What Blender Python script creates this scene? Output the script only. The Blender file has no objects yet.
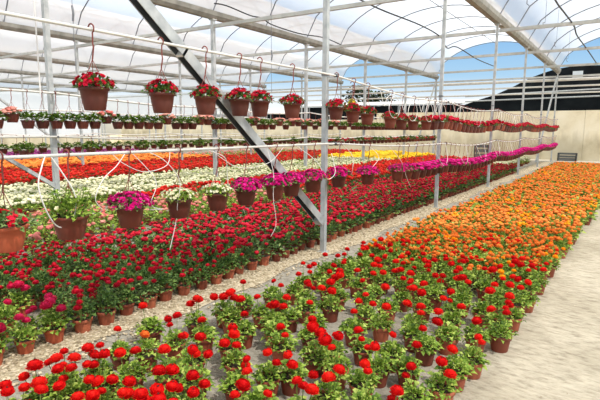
import bpy, math, random
from math import sin, cos, pi, sqrt
from mathutils import Vector, Matrix

random.seed(11)
C = bpy.context.scene.collection
sc = bpy.context.scene

# ------------------------------------------------------------------ camera
F, YAW, PIT, ROL, CZ = 490.68, 0.585376, 0.144152, 0.006304, 1.6
_c, _s = cos(YAW), sin(YAW)
_cp, _sp = cos(PIT), sin(PIT)
r0 = Vector((_c, _s, 0)); hf = Vector((-_s, _c, 0))
fwd = hf * _cp + Vector((0, 0, -_sp))
u0 = hf * _sp + Vector((0, 0, _cp))
rr = r0 * cos(ROL) + u0 * sin(ROL)
uu = u0 * cos(ROL) - r0 * sin(ROL)
cam_d = bpy.data.cameras.new('camera'); cam = bpy.data.objects.new('camera', cam_d); C.objects.link(cam)
cam_d.sensor_width = 36; cam_d.lens = 36 * F / 600; cam_d.clip_end = 400; cam_d.clip_start = 0.02
M3 = Matrix((rr, uu, -fwd)).transposed().to_4x4()
cam.matrix_world = Matrix.Translation((0, 0, CZ)) @ M3
sc.camera = cam


def proj(x, y, z):
    p = Vector((x, y, z - CZ)); d = p.dot(fwd)
    if d < 0.05:
        return None
    return (300 + F * p.dot(rr) / d, 200 - F * p.dot(uu) / d, d)


def inview(x, y, z=0.2, m=45):
    p = proj(x, y, z)
    return p is not None and -m < p[0] < 600 + m and -m < p[1] < 400 + m


# ------------------------------------------------------------------ materials
def mat(name):
    m = bpy.data.materials.new(name); m.use_nodes = True
    nt = m.node_tree; nt.nodes.clear()
    out = nt.nodes.new('ShaderNodeOutputMaterial')
    return m, nt, out


def N(nt, t, **kw):
    n = nt.nodes.new(t)
    for k, v in kw.items():
        setattr(n, k, v)
    return n


def ramp(nt, cols):
    r = nt.nodes.new('ShaderNodeValToRGB')
    el = r.color_ramp.elements
    while len(el) < len(cols):
        el.new(0.5)
    for e, (p, c) in zip(el, cols):
        e.position = p; e.color = (c[0], c[1], c[2], 1)
    return r


def simple(name, cols, rough=0.6, src='noise', scale=20, metal=0.0, transl=0.0, spec=0.3, bump=0.0, coords='Object'):
    m, nt, out = mat(name)
    b = N(nt, 'ShaderNodeBsdfPrincipled')
    b.inputs['Roughness'].default_value = rough
    b.inputs['Metallic'].default_value = metal
    b.inputs['Specular IOR Level'].default_value = spec
    r = ramp(nt, cols)
    if src == 'noise':
        tc = N(nt, 'ShaderNodeTexCoord'); no = N(nt, 'ShaderNodeTexNoise')
        no.inputs['Scale'].default_value = scale; no.inputs['Detail'].default_value = 4
        nt.links.new(tc.outputs[coords], no.inputs['Vector'])
        nt.links.new(no.outputs['Fac'], r.inputs['Fac'])
        if bump:
            bp = N(nt, 'ShaderNodeBump'); bp.inputs['Strength'].default_value = bump; bp.inputs['Distance'].default_value = 0.01
            nt.links.new(no.outputs['Fac'], bp.inputs['Height']); nt.links.new(bp.outputs['Normal'], b.inputs['Normal'])
    elif src == 'island':
        g = N(nt, 'ShaderNodeNewGeometry'); nt.links.new(g.outputs['Random Per Island'], r.inputs['Fac'])
    elif src == 'object':
        g = N(nt, 'ShaderNodeObjectInfo'); nt.links.new(g.outputs['Random'], r.inputs['Fac'])
    elif src == 'both':
        g = N(nt, 'ShaderNodeNewGeometry'); o = N(nt, 'ShaderNodeObjectInfo')
        a = N(nt, 'ShaderNodeMath', operation='MULTIPLY_ADD'); a.inputs[1].default_value = 0.45
        bb = N(nt, 'ShaderNodeMath', operation='MULTIPLY'); bb.inputs[1].default_value = 0.55
        nt.links.new(o.outputs['Random'], bb.inputs[0]); nt.links.new(g.outputs['Random Per Island'], a.inputs[0])
        nt.links.new(bb.outputs[0], a.inputs[2]); nt.links.new(a.outputs[0], r.inputs['Fac'])
    nt.links.new(r.outputs['Color'], b.inputs['Base Color'])
    if transl > 0:
        t = N(nt, 'ShaderNodeBsdfTranslucent'); mx = N(nt, 'ShaderNodeMixShader'); mx.inputs['Fac'].default_value = transl
        nt.links.new(r.outputs['Color'], t.inputs['Color'])
        nt.links.new(b.outputs[0], mx.inputs[1]); nt.links.new(t.outputs[0], mx.inputs[2]); nt.links.new(mx.outputs[0], out.inputs['Surface'])
    else:
        nt.links.new(b.outputs[0], out.inputs['Surface'])
    return m


MT = {}
MT['leaf_light'] = simple('leaf_light', [(0, (.06, .13, .012)), (.4, (.20, .33, .035)), (.8, (.38, .52, .08)), (1, (.54, .64, .16))], .5, 'island', transl=.24)
MT['leaf_dark'] = simple('leaf_dark', [(0, (.03, .075, .018)), (.5, (.09, .18, .035)), (1, (.22, .34, .07))], .5, 'island', transl=.22)
MT['leaf_grey'] = simple('leaf_grey', [(0, (.05, .11, .03)), (.5, (.15, .26, .07)), (1, (.32, .42, .15))], .55, 'island', transl=.2)
MT['leaf_green'] = simple('leaf_green', [(0, (.03, .08, .012)), (.5, (.10, .19, .025)), (1, (.24, .34, .06))], .75, 'island', transl=.15, spec=.08)
MT['stem'] = simple('stem', [(0, (.12, .2, .04)), (1, (.22, .3, .07))], .6, 'object')
MT['red'] = simple('petal_red', [(0, (.50, .004, .006)), (.5, (.78, .010, .010)), (1, (.92, .035, .015))], .55, 'both', transl=.18, spec=.12)
MT['orange'] = simple('petal_orange', [(0, (.82, .15, .03)), (.35, (.90, .27, .05)), (.75, (.95, .39, .08)), (1, (.98, .52, .12))], .6, 'both', transl=.2, spec=.1)
MT['yolk'] = simple('petal_yolk', [(0, (.98, .33, .01)), (1, (1.0, .50, .02))], .6, 'both', transl=.2, spec=.1)
MT['crimson'] = simple('petal_crimson', [(0, (.32, .008, .022)), (.4, (.58, .012, .032)), (.75, (.74, .02, .045)), (1, (.84, .06, .17))], .55, 'both', transl=.18, spec=.12)
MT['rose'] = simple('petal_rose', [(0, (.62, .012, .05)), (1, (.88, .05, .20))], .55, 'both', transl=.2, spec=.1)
MT['magenta'] = simple('petal_magenta', [(0, (.42, .005, .12)), (.5, (.70, .010, .22)), (1, (.84, .04, .36))], .55, 'island', transl=.2, spec=.1)
MT['deepred'] = simple('petal_deep_red', [(0, (.30, .004, .018)), (.6, (.55, .008, .03)), (1, (.74, .02, .07))], .55, 'island', transl=.15, spec=.12)
MT['white'] = simple('petal_white', [(0, (.60, .60, .34)), (.5, (.80, .78, .53)), (1, (.90, .89, .74))], .6, 'both', transl=.2, spec=.1)
MT['pink'] = simple('petal_pink', [(0, (.62, .13, .12)), (.5, (.76, .27, .22)), (1, (.86, .50, .40))], .6, 'both', transl=.2, spec=.1)
MT['yellow'] = simple('petal_yellow', [(0, (.90, .56, .02)), (1, (1.0, .74, .06))], .6, 'both', transl=.2, spec=.1)
MT['bedred'] = simple('petal_bed_red', [(0, (.52, .014, .012)), (.7, (.72, .035, .02)), (1, (.86, .12, .05))], .6, 'both', transl=.2, spec=.1)
MT['purple'] = simple('petal_purple', [(0, (.22, .03, .14)), (1, (.42, .07, .28))], .6, 'both', transl=.2, spec=.1)
MT['eye'] = simple('bloom_eye', [(0, (.03, .006, .004)), (1, (.05, .01, .01))], .8, 'object')
MT['pot'] = simple('terracotta_plastic', [(0, (.17, .040, .022)), (.5, (.29, .068, .035)), (1, (.46, .13, .065))], .5, 'object', spec=.35)
MT['pot_brown'] = simple('brown_plastic', [(0, (.085, .020, .014)), (.6, (.13, .030, .020)), (1, (.19, .045, .027))], .45, 'object', spec=.4)
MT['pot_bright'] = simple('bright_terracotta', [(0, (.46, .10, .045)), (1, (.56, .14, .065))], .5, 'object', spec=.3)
MT['soil'] = simple('soil', [(.3, (.018, .011, .007)), (.7, (.05, .03, .02))], .95, 'noise', 90, bump=.6)
MT['galv'] = simple('galvanised_steel', [(.3, (.36, .385, .39)), (.5, (.47, .49, .49)), (.75, (.58, .60, .59))], .5, 'noise', 9, metal=.25)
MT['galv_dark'] = simple('weathered_steel', [(.3, (.10, .11, .12)), (.7, (.2, .21, .22))], .55, 'noise', 7, metal=.2)
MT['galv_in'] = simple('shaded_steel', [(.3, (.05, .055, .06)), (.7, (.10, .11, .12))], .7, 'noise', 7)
MT['beam'] = simple('painted_beam', [(.3, (.40, .41, .39)), (.7, (.54, .55, .52))], .5, 'noise', 5)
MT['gutter'] = simple('gutter_steel', [(.3, (.20, .195, .17)), (.7, (.33, .32, .285))], .6, 'noise', 4)
MT['hoopm'] = simple('hoop_steel', [(.3, (.15, .16, .18)), (.7, (.24, .25, .27))], .5, 'noise', 5)
MT['pipe'] = simple('white_pipe', [(.3, (.62, .61, .57)), (.7, (.76, .75, .70))], .5, 'noise', 8)
MT['hose'] = simple('drip_hose', [(0, (.66, .63, .60)), (1, (.85, .83, .80))], .4, 'object')
MT['hook'] = simple('hanger_plastic', [(0, (.17, .04, .03)), (1, (.26, .07, .055))], .5, 'object')
MT['cable'] = simple('black_cable', [(0, (.02, .02, .022)), (1, (.05, .05, .05))], .6, 'noise', 8)
MT['pebble'] = simple('pebble', [(0, (.24, .19, .12)), (.5, (.44, .36, .24)), (1, (.68, .59, .43))], .8, 'island')
MT['netting'] = simple('shade_netting', [(.3, (.006, .008, .010)), (.7, (.016, .02, .022))], .8, 'noise', 1.2, spec=.1)
MT['paleroof'] = simple('pale_roofing', [(.3, (.46, .47, .46)), (.7, (.66, .66, .63))], .6, 'noise', .8)
MT['tree'] = simple('tree_leaf', [(0, (.015, .03, .012)), (1, (.06, .09, .03))], .7, 'island')
MT['crate'] = simple('grey_plastic', [(0, (.08, .085, .085)), (1, (.14, .145, .14))], .6, 'noise', 10)
MT['glass'] = simple('window_pane', [(0, (.65, .70, .72)), (1, (.8, .84, .86))], .2, 'noise', 3)


def floor_mat():
    m, nt, out = mat('ground_cover')
    b = N(nt, 'ShaderNodeBsdfPrincipled'); b.inputs['Roughness'].default_value = .9; b.inputs['Specular IOR Level'].default_value = .1
    tc = N(nt, 'ShaderNodeTexCoord')
    n1 = N(nt, 'ShaderNodeTexNoise'); n1.inputs['Scale'].default_value = 1.1; n1.inputs['Detail'].default_value = 6
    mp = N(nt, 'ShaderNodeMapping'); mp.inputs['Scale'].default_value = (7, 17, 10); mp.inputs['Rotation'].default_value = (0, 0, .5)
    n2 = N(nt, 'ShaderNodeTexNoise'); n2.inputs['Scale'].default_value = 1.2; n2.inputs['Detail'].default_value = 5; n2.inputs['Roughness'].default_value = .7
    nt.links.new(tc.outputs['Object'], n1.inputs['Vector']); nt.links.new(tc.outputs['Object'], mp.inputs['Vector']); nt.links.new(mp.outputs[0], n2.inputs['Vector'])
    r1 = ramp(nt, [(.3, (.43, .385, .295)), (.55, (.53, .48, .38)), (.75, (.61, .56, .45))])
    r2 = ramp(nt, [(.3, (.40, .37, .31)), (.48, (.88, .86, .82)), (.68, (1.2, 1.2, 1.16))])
    nt.links.new(n1.outputs['Fac'], r1.inputs['Fac']); nt.links.new(n2.outputs['Fac'], r2.inputs['Fac'])
    # greyer weed mat left of the bed (object x below about -0.9)
    sx = N(nt, 'ShaderNodeSeparateXYZ'); nt.links.new(tc.outputs['Object'], sx.inputs[0])
    mr = N(nt, 'ShaderNodeMapRange'); mr.inputs['From Min'].default_value = -1.1; mr.inputs['From Max'].default_value = -.5
    nt.links.new(sx.outputs['X'], mr.inputs['Value'])
    g = N(nt, 'ShaderNodeMix', data_type='RGBA'); g.inputs['A'].default_value = (.33, .31, .265, 1)
    nt.links.new(mr.outputs[0], g.inputs['Factor']); nt.links.new(r1.outputs['Color'], g.inputs['B'])
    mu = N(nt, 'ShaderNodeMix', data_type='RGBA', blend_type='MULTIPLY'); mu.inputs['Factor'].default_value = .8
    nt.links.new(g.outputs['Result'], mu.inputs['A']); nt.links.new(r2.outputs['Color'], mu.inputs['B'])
    nt.links.new(mu.outputs['Result'], b.inputs['Base Color'])
    bp = N(nt, 'ShaderNodeBump'); bp.inputs['Strength'].default_value = .8; bp.inputs['Distance'].default_value = .03
    nt.links.new(n2.outputs['Fac'], bp.inputs['Height']); nt.links.new(bp.outputs['Normal'], b.inputs['Normal'])
    nt.links.new(b.outputs[0], out.inputs['Surface'])
    return m


def gravel_mat():
    m, nt, out = mat('gravel_bed')
    b = N(nt, 'ShaderNodeBsdfPrincipled'); b.inputs['Roughness'].default_value = .9; b.inputs['Specular IOR Level'].default_value = .1
    tc = N(nt, 'ShaderNodeTexCoord'); v = N(nt, 'ShaderNodeTexVoronoi'); v.inputs['Scale'].default_value = 38
    nt.links.new(tc.outputs['Object'], v.inputs['Vector'])
    s = N(nt, 'ShaderNodeSeparateColor'); nt.links.new(v.outputs['Color'], s.inputs[0])
    r = ramp(nt, [(0, (.30, .24, .15)), (.5, (.46, .385, .26)), (1, (.62, .54, .40))])
    nt.links.new(s.outputs[0], r.inputs['Fac']); nt.links.new(r.outputs['Color'], b.inputs['Base Color'])
    bp = N(nt, 'ShaderNodeBump'); bp.inputs['Strength'].default_value = .9; bp.inputs['Distance'].default_value = .02; bp.invert = True
    nt.links.new(v.outputs['Distance'], bp.inputs['Height']); nt.links.new(bp.outputs['Normal'], b.inputs['Normal'])
    nt.links.new(b.outputs[0], out.inputs['Surface'])
    return m


def wall_mat():
    m, nt, out = mat('concrete_wall')
    b = N(nt, 'ShaderNodeBsdfPrincipled'); b.inputs['Roughness'].default_value = .9; b.inputs['Specular IOR Level'].default_value = .1
    tc = N(nt, 'ShaderNodeTexCoord')
    n = N(nt, 'ShaderNodeTexNoise'); n.inputs['Scale'].default_value = .9; n.inputs['Detail'].default_value = 8; n.inputs['Roughness'].default_value = .65
    nt.links.new(tc.outputs['Object'], n.inputs['Vector'])
    r = ramp(nt, [(.28, (.60, .52, .36)), (.5, (.80, .72, .53)), (.72, (.88, .82, .66))])
    nt.links.new(n.outputs['Fac'], r.inputs['Fac'])
    # darker, damp band low on the wall with vertical streaks
    mp = N(nt, 'ShaderNodeMapping'); mp.inputs['Scale'].default_value = (1.6, 1, .25)
    n3 = N(nt, 'ShaderNodeTexNoise'); n3.inputs['Scale'].default_value = 1.5; n3.inputs['Detail'].default_value = 5
    nt.links.new(tc.outputs['Object'], mp.inputs['Vector']); nt.links.new(mp.outputs[0], n3.inputs['Vector'])
    sx = N(nt, 'ShaderNodeSeparateXYZ'); nt.links.new(tc.outputs['Object'], sx.inputs[0])
    a = N(nt, 'ShaderNodeMath', operation='MULTIPLY_ADD'); a.inputs[1].default_value = 1.7
    nt.links.new(n3.outputs['Fac'], a.inputs[0]); nt.links.new(sx.outputs['Z'], a.inputs[2])
    mr = N(nt, 'ShaderNodeMapRange'); mr.inputs['From Min'].default_value = 2.3; mr.inputs['From Max'].default_value = 1.8
    nt.links.new(a.outputs[0], mr.inputs['Value'])
    mx = N(nt, 'ShaderNodeMix', data_type='RGBA', blend_type='MULTIPLY')
    nt.links.new(mr.outputs[0], mx.inputs['Factor']); nt.links.new(r.outputs['Color'], mx.inputs['A']); mx.inputs['B'].default_value = (.74, .73, .70, 1)
    nt.links.new(mx.outputs['Result'], b.inputs['Base Color']); nt.links.new(b.outputs[0], out.inputs['Surface'])
    return m


def film_mat(name, tr, tcol, trans_col):
    m, nt, out = mat(name)
    t = N(nt, 'ShaderNodeBsdfTransparent'); t.inputs['Color'].default_value = (*tcol, 1)
    tl = N(nt, 'ShaderNodeBsdfTranslucent'); tl.inputs['Color'].default_value = (*trans_col, 1)
    df = N(nt, 'ShaderNodeBsdfDiffuse'); df.inputs['Color'].default_value = (*trans_col, 1)
    a = N(nt, 'ShaderNodeMixShader'); a.inputs['Fac'].default_value = .2
    nt.links.new(tl.outputs[0], a.inputs[1]); nt.links.new(df.outputs[0], a.inputs[2])
    b = N(nt, 'ShaderNodeMixShader')
    tc = N(nt, 'ShaderNodeTexCoord'); no = N(nt, 'ShaderNodeTexNoise'); no.inputs['Scale'].default_value = .45; no.inputs['Detail'].default_value = 5
    nt.links.new(tc.outputs['Object'], no.inputs['Vector'])
    mr = N(nt, 'ShaderNodeMapRange'); mr.inputs['From Min'].default_value = .3; mr.inputs['From Max'].default_value = .7
    mr.inputs['To Min'].default_value = 1 - tr + .04; mr.inputs['To Max'].default_value = 1 - tr - .04
    nt.links.new(no.outputs['Fac'], mr.inputs['Value']); nt.links.new(mr.outputs[0], b.inputs['Fac'])
    nt.links.new(t.outputs[0], b.inputs[1]); nt.links.new(a.outputs[0], b.inputs[2]); nt.links.new(b.outputs[0], out.inputs['Surface'])
    return m


MT['floor'] = floor_mat(); MT['gravel'] = gravel_mat(); MT['wall'] = wall_mat()
MT['film'] = film_mat('roof_film', .42, (.98, .98, 1), (.87, .87, .86))
MT['sidefilm'] = film_mat('side_film', .55, (1, 1, 1), (.97, .97, .93))
MT['clear'] = film_mat('clear_band', .5, (.98, .98, .98), (.95, .96, .94))


# ------------------------------------------------------------------ mesh builder
class MB:
    def __init__(s):
        s.v = []; s.f = []; s.m = []; s.mats = []

    def mi(s, name):
        if name not in s.mats:
            s.mats.append(name)
        return s.mats.index(name)

    def add(s, vs, fs, m):
        o = len(s.v); k = s.mi(m)
        s.v.extend(vs)
        for f in fs:
            s.f.append(tuple(o + i for i in f)); s.m.append(k)

    def merge(s, other, T):
        o = len(s.v)
        ks = [s.mi(n) for n in other.mats]
        s.v.extend([T(p) for p in other.v])
        for f, m in zip(other.f, other.m):
            s.f.append(tuple(o + i for i in f)); s.m.append(ks[m])

    def mesh(s, name, smooth=False):
        me = bpy.data.meshes.new(name)
        me.from_pydata([tuple(p) for p in s.v], [], s.f)
        for n in s.mats:
            me.materials.append(MT[n])
        me.polygons.foreach_set('material_index', s.m)
        if smooth:
            me.polygons.foreach_set('use_smooth', [True] * len(s.f))
        me.update()
        return me

    def lathe(s, prof, n, m, cx=0, cy=0, z0=0):
        vs = []; fs = []
        for r, z in prof:
            for i in range(n):
                a = 2 * pi * i / n
                vs.append((cx + r * cos(a), cy + r * sin(a), z0 + z))
        for k in range(len(prof) - 1):
            for i in range(n):
                j = (i + 1) % n
                fs.append((k * n + i, k * n + j, (k + 1) * n + j, (k + 1) * n + i))
        s.add(vs, fs, m)

    def disc(s, r, z, n, m, cx=0, cy=0):
        s.add([(cx + r * cos(2 * pi * i / n), cy + r * sin(2 * pi * i / n), z) for i in range(n)], [tuple(range(n))], m)

    def tube(s, pts, r, m, n=6, cap=True):
        pts = [Vector(p) for p in pts]; vs = []; fs = []
        prev = None
        for i, p in enumerate(pts):
            d = (pts[min(i + 1, len(pts) - 1)] - pts[max(i - 1, 0)])
            if d.length < 1e-9:
                d = Vector((0, 0, 1))
            d.normalize()
            if prev is None:
                a = Vector((0, 0, 1)) if abs(d.z) < .9 else Vector((1, 0, 0))
                prev = d.cross(a).normalized()
            x = (prev - d * prev.dot(d)).normalized(); prev = x
            y = d.cross(x)
            rad = r[i] if isinstance(r, (list, tuple)) else r
            for k in range(n):
                a = 2 * pi * (k + .5) / n
                vs.append(tuple(p + x * (rad * cos(a)) + y * (rad * sin(a))))
        for i in range(len(pts) - 1):
            for k in range(n):
                j = (k + 1) % n
                fs.append((i * n + k, i * n + j, (i + 1) * n + j, (i + 1) * n + k))
        if cap:
            fs.append(tuple(range(n))); fs.append(tuple((len(pts) - 1) * n + k for k in range(n)))
        s.add(vs, fs, m)

    def box(s, lo, hi, m):
        x0, y0, z0 = lo; x1, y1, z1 = hi
        s.add([(x0, y0, z0), (x1, y0, z0), (x1, y1, z0), (x0, y1, z0), (x0, y0, z1), (x1, y0, z1), (x1, y1, z1), (x0, y1, z1)],
              [(0, 3, 2, 1), (4, 5, 6, 7), (0, 1, 5, 4), (1, 2, 6, 5), (2, 3, 7, 6), (3, 0, 4, 7)], m)

    def bar(s, a, b, w, h, m):
        """rectangular bar from a to b, w across, h in the upright plane"""
        a = Vector(a); b = Vector(b); d = (b - a).normalized()
        up = Vector((0, 0, 1)) if abs(d.z) < .95 else Vector((0, 1, 0))
        x = d.cross(up).normalized(); y = x.cross(d).normalized()
        vs = []
        for p in (a, b):
            for sx, sy in ((-1, -1), (1, -1), (1, 1), (-1, 1)):
                vs.append(tuple(p + x * (sx * w / 2) + y * (sy * h / 2)))
        s.add(vs, [(0, 1, 2, 3), (7, 6, 5, 4), (0, 4, 5, 1), (1, 5, 6, 2), (2, 6, 7, 3), (3, 7, 4, 0)], m)


def link(name, me, parent=None, loc=None, rz=None, sca=None):
    o = bpy.data.objects.new(name, me); C.objects.link(o)
    if parent:
        o.parent = parent
    if loc is not None:
        o.location = loc
    if rz is not None:
        o.rotation_euler = rz if isinstance(rz, (tuple, list)) else (0, 0, rz)
    if sca is not None:
        o.scale = (sca, sca, sca) if not isinstance(sca, (tuple, list)) else sca
    return o


def tag(o, label, cat, group=None, kind=None):
    if label: o['label'] = label
    if cat: o['category'] = cat
    if group: o['group'] = group
    if kind: o['kind'] = kind
    return o


def struct(name, mb, label=None, smooth=False):
    o = link(name, mb.mesh(name, smooth)); o['kind'] = 'structure'
    if label: o['label'] = label
    return o


# ------------------------------------------------------------------ small organic shapes
_ico = None
def ico():
    global _ico
    if _ico is None:
        t = (1 + sqrt(5)) / 2
        v = [(-1, t, 0), (1, t, 0), (-1, -t, 0), (1, -t, 0), (0, -1, t), (0, 1, t), (0, -1, -t), (0, 1, -t), (t, 0, -1), (t, 0, 1), (-t, 0, -1), (-t, 0, 1)]
        v = [Vector(p).normalized() for p in v]
        f = [(0, 11, 5), (0, 5, 1), (0, 1, 7), (0, 7, 10), (0, 10, 11), (1, 5, 9), (5, 11, 4), (11, 10, 2), (10, 7, 6), (7, 1, 8), (3, 9, 4), (3, 4, 2), (3, 2, 6), (3, 6, 8), (3, 8, 9), (4, 9, 5), (2, 4, 11), (6, 2, 10), (8, 6, 7), (9, 8, 1)]
        _ico = (v, f)
    return _ico


_ico2 = None
def ico2():
    global _ico2
    if _ico2 is None:
        v, f = ico(); v = list(v); cache = {}
        def mid(a, b):
            k = (min(a, b), max(a, b))
            if k not in cache:
                v.append(((v[a] + v[b]) / 2).normalized()); cache[k] = len(v) - 1
            return cache[k]
        nf = []
        for a, b, c in f:
            x, y, z = mid(a, b), mid(b, c), mid(c, a)
            nf += [(a, x, z), (b, y, x), (c, z, y), (x, y, z)]
        _ico2 = (v, nf)
    return _ico2


def blob(mb, c, r, m, flat=.75, lod=2, rough=.22):
    v, f = ico2() if lod == 2 else ico()
    a = random.random() * 6.28
    out = []
    for p in v:
        k = r * (1 + random.uniform(-rough, rough))
        x = p.x * cos(a) - p.y * sin(a); y = p.x * sin(a) + p.y * cos(a)
        out.append((c[0] + x * k, c[1] + y * k, c[2] + p.z * k * flat))
    mb.add(out, f, m)


def leaf(mb, p, d, L, W, m, droop=.35, simple_=False):
    """one pointed leaf from p along d"""
    d = Vector(d).normalized(); p = Vector(p)
    side = d.cross(Vector((0, 0, 1)))
    if side.length < .05:
        side = Vector((1, 0, 0))
    side.normalize()
    tw = random.uniform(-.6, .6); nrm = side.cross(d)
    side = side * cos(tw) + nrm * sin(tw)
    nrm = side.cross(d).normalized()
    mid = p + d * (L * .5); tip = p + d * L - Vector((0, 0, L * droop))
    if simple_:
        mb.add([tuple(p), tuple(mid + side * W), tuple(tip), tuple(mid - side * W)], [(0, 1, 2, 3)], m)
    else:
        lift = nrm * (W * .35)
        mb.add([tuple(p), tuple(mid + side * W + lift), tuple(tip), tuple(mid - side * W + lift), tuple(mid)],
               [(0, 1, 4), (1, 2, 4), (0, 4, 3), (4, 2, 3)], m)


def bloom_hi(mb, r, m, eye=True, c=(0, 0, 0), rings=6, tilt=None):
    """round, many-petalled bloom of radius r facing up"""
    cx, cy, cz = c
    vs, fs = ico2()
    mb.add([(cx + p.x * r * .66, cy + p.y * r * .66, cz + p.z * r * .58) for p in vs], fs, m)
    for k in range(rings):
        el = -0.5 + 1.7 * k / (rings - 1)
        n = max(4, int(11 * cos(min(el, 1.25)) + 3))
        R = r * (1.0 - .07 * k)
        for i in range(n):
            a = 2 * pi * (i + .5 * (k % 2)) / n + random.uniform(-.12, .12)
            e = el + random.uniform(-.1, .1)
            w = 2.1 * pi * R * max(cos(e), .3) / n * .58
            o = Vector((cos(a) * cos(e), sin(a) * cos(e), sin(e) * .92))
            t = Vector((-sin(a), cos(a), 0))
            up = Vector((-cos(a) * sin(e), -sin(a) * sin(e), cos(e)))
            cc = Vector(c)
            b0 = cc + o * (R * .45) - up * (R * .1)
            m0 = cc + o * (R * .9) + up * (R * .02)
            t0 = cc + o * R * random.uniform(.95, 1.06) + up * (R * random.uniform(.22, .36))
            mb.add([tuple(b0 - t * w * .5), tuple(b0 + t * w * .5), tuple(m0 + t * w), tuple(t0 + t * w * .45), tuple(t0 - t * w * .45), tuple(m0 - t * w)],
                   [(0, 1, 2, 5), (5, 2, 3, 4)], m)
    if eye:
        mb.add([(cx + p.x * r * .16, cy + p.y * r * .16, cz + r * .80 + p.z * r * .06) for p in ico()[0]], ico()[1], 'eye')


def pot_mb(R=.069, H=.108, m='pot', n=24):
    mb = MB()
    mb.lathe([(0.001, 0), (R * .74, 0), (R * .76, .003), (R * .93, H * .74), (R * .93, H * .76), (R * 1.03, H * .77), (R * 1.05, H * .99), (R * 1.02, H), (R * .96, H), (R * .93, H * .86)], n, m)
    mb.disc(R * .74, .001, n, m)
    return mb


def pot_lo(mb, R, H, m='pot', n=8, cx=0, cy=0, z0=0):
    mb.lathe([(R * .74, 0), (R * .93, H * .75), (R * 1.04, H * .77), (R * 1.04, H)], n, m, cx, cy, z0)
    mb.add([(cx + R * cos(2 * pi * i / n), cy + R * sin(2 * pi * i / n), z0 + H * .94) for i in range(n)], [tuple(range(n))], 'soil')


def dome_foliage(mb, n, R, z0, H, m, L, W, simple_=False, spread=1.0):
    for _ in range(n):
        a = random.uniform(0, 2 * pi); e = math.asin(min(1, random.random() ** .8)); q = random.uniform(.45, 1)
        p = (cos(a) * cos(e) * R * q, sin(a) * cos(e) * R * q, z0 + sin(e) * H * q)
        d = (cos(a) * cos(e) * spread + random.uniform(-.5, .5), sin(a) * cos(e) * spread + random.uniform(-.5, .5), .25 + sin(e) * .7 + random.uniform(-.3, .3))
        k = random.uniform(.7, 1.25)
        leaf(mb, p, d, L * k, W * k, m, simple_=simple_)


# ------------------------------------------------------------------ potted flower kinds
# spec: petal material, leaf material, pot radius/height, foliage R/H, number of blooms, bloom radius, bloom height range, spread of blooms
SPEC = {
    'red': dict(pet='red', lf='leaf_light', R=.063, H=.10, fR=.086, fH=.088, nb=(1, 3), br=.033, bz=(.215, .30), bs=.085, eye=True),
    'orange': dict(pet='orange', lf='leaf_light', R=.063, H=.10, fR=.102, fH=.125, nb=(4, 6), br=.026, bz=(.19, .255), bs=.105, eye=False),
    'crimson': dict(pet='crimson', lf='leaf_dark', R=.063, H=.105, fR=.105, fH=.165, nb=(4, 7), br=.024, bz=(.22, .33), bs=.10, eye=False),
    'crimson_sunny': dict(pet='rose', lf='leaf_light', R=.066, H=.105, fR=.10, fH=.10, nb=(1, 3), br=.037, bz=(.22, .28), bs=.06, eye=False),  # sunny patch of the crimson bed, sunlight put into lighter leaf and pot colours
    'pink': dict(pet='pink', lf='leaf_light', R=.07, H=.10, fR=.14, fH=.14, nb=(1, 3), br=.034, bz=(.22, .29), bs=.12, eye=False),
    'bedred': dict(pet='bedred', lf='leaf_grey', R=.07, H=.10, fR=.16, fH=.19, nb=(5, 8), br=.038, bz=(.24, .33), bs=.16, eye=False),
    'white': dict(pet='white', lf='leaf_light', R=.07, H=.10, fR=.15, fH=.17, nb=(5, 8), br=.033, bz=(.23, .32), bs=.15, eye=False),
    'yellow': dict(pet='yellow', lf='leaf_light', R=.07, H=.10, fR=.16, fH=.18, nb=(8, 11), br=.05, bz=(.26, .33), bs=.16, eye=False),
    'bedorange': dict(pet='orange', lf='leaf_grey', R=.08, H=.10, fR=.18, fH=.19, nb=(7, 9), br=.052, bz=(.25, .34), bs=.17, eye=False),
    'purple': dict(pet='purple', lf='leaf_dark', R=.08, H=.10, fR=.18, fH=.20, nb=(5, 8), br=.05, bz=(.24, .34), bs=.17, eye=False),
}
SM = MB(); SM.disc(.0605, .093, 20, 'soil'); SOIL_HI = SM.mesh('soil')
POT_HI = pot_mb().mesh('pot', False)
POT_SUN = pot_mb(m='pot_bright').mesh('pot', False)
for p in list(POT_HI.polygons) + list(POT_SUN.polygons): p.use_smooth = len(p.vertices) == 4
HI = {}


def bloom_spots(sp, n=None):
    n = n or random.randint(*sp['nb']); out = []
    tries = 0
    while len(out) < n and tries < 400:
        tries += 1
        a = random.uniform(0, 2 * pi); q = sqrt(random.random()) * sp['bs']
        z = random.uniform(*sp['bz']) - .25 * max(0, q - .05)
        p = (cos(a) * q, sin(a) * q, z)
        if all((Vector(p) - Vector(o)).length > sp['br'] * 1.55 for o in out):
            out.append(p)
    return out


def hi_set(kind, nvar=7, nb=None):
    """variants: (foliage mesh with stems, bloom spots)"""
    key = (kind, nb)
    if key in HI:
        return HI[key]
    sp = SPEC[kind]; var = []
    for _ in range(nvar):
        mb = MB(); spots = bloom_spots(sp, nb)
        nl = 150 if kind in ('red', 'orange', 'crimson_sunny') else 170
        dome_foliage(mb, nl, sp['fR'], sp['H'] * .9, sp['fH'], sp['lf'], .038 if 'crimson' not in kind else .042, .014)
        for x, y, z in spots:
            mb.tube([(x * .3, y * .3, sp['H'] * .85), (x * .8, y * .8, (z + sp['H']) * .5), (x, y, z - sp['br'] * .3)], .0022, 'stem', 4, False)
        var.append((mb.mesh('foliage'), spots))
    blooms = []
    for _ in range(4):
        b = MB(); bloom_hi(b, sp['br'], sp['pet'], sp['eye'] and random.random() < .8); blooms.append(b.mesh('flower'))
    HI[key] = (var, blooms)
    return HI[key]


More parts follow.
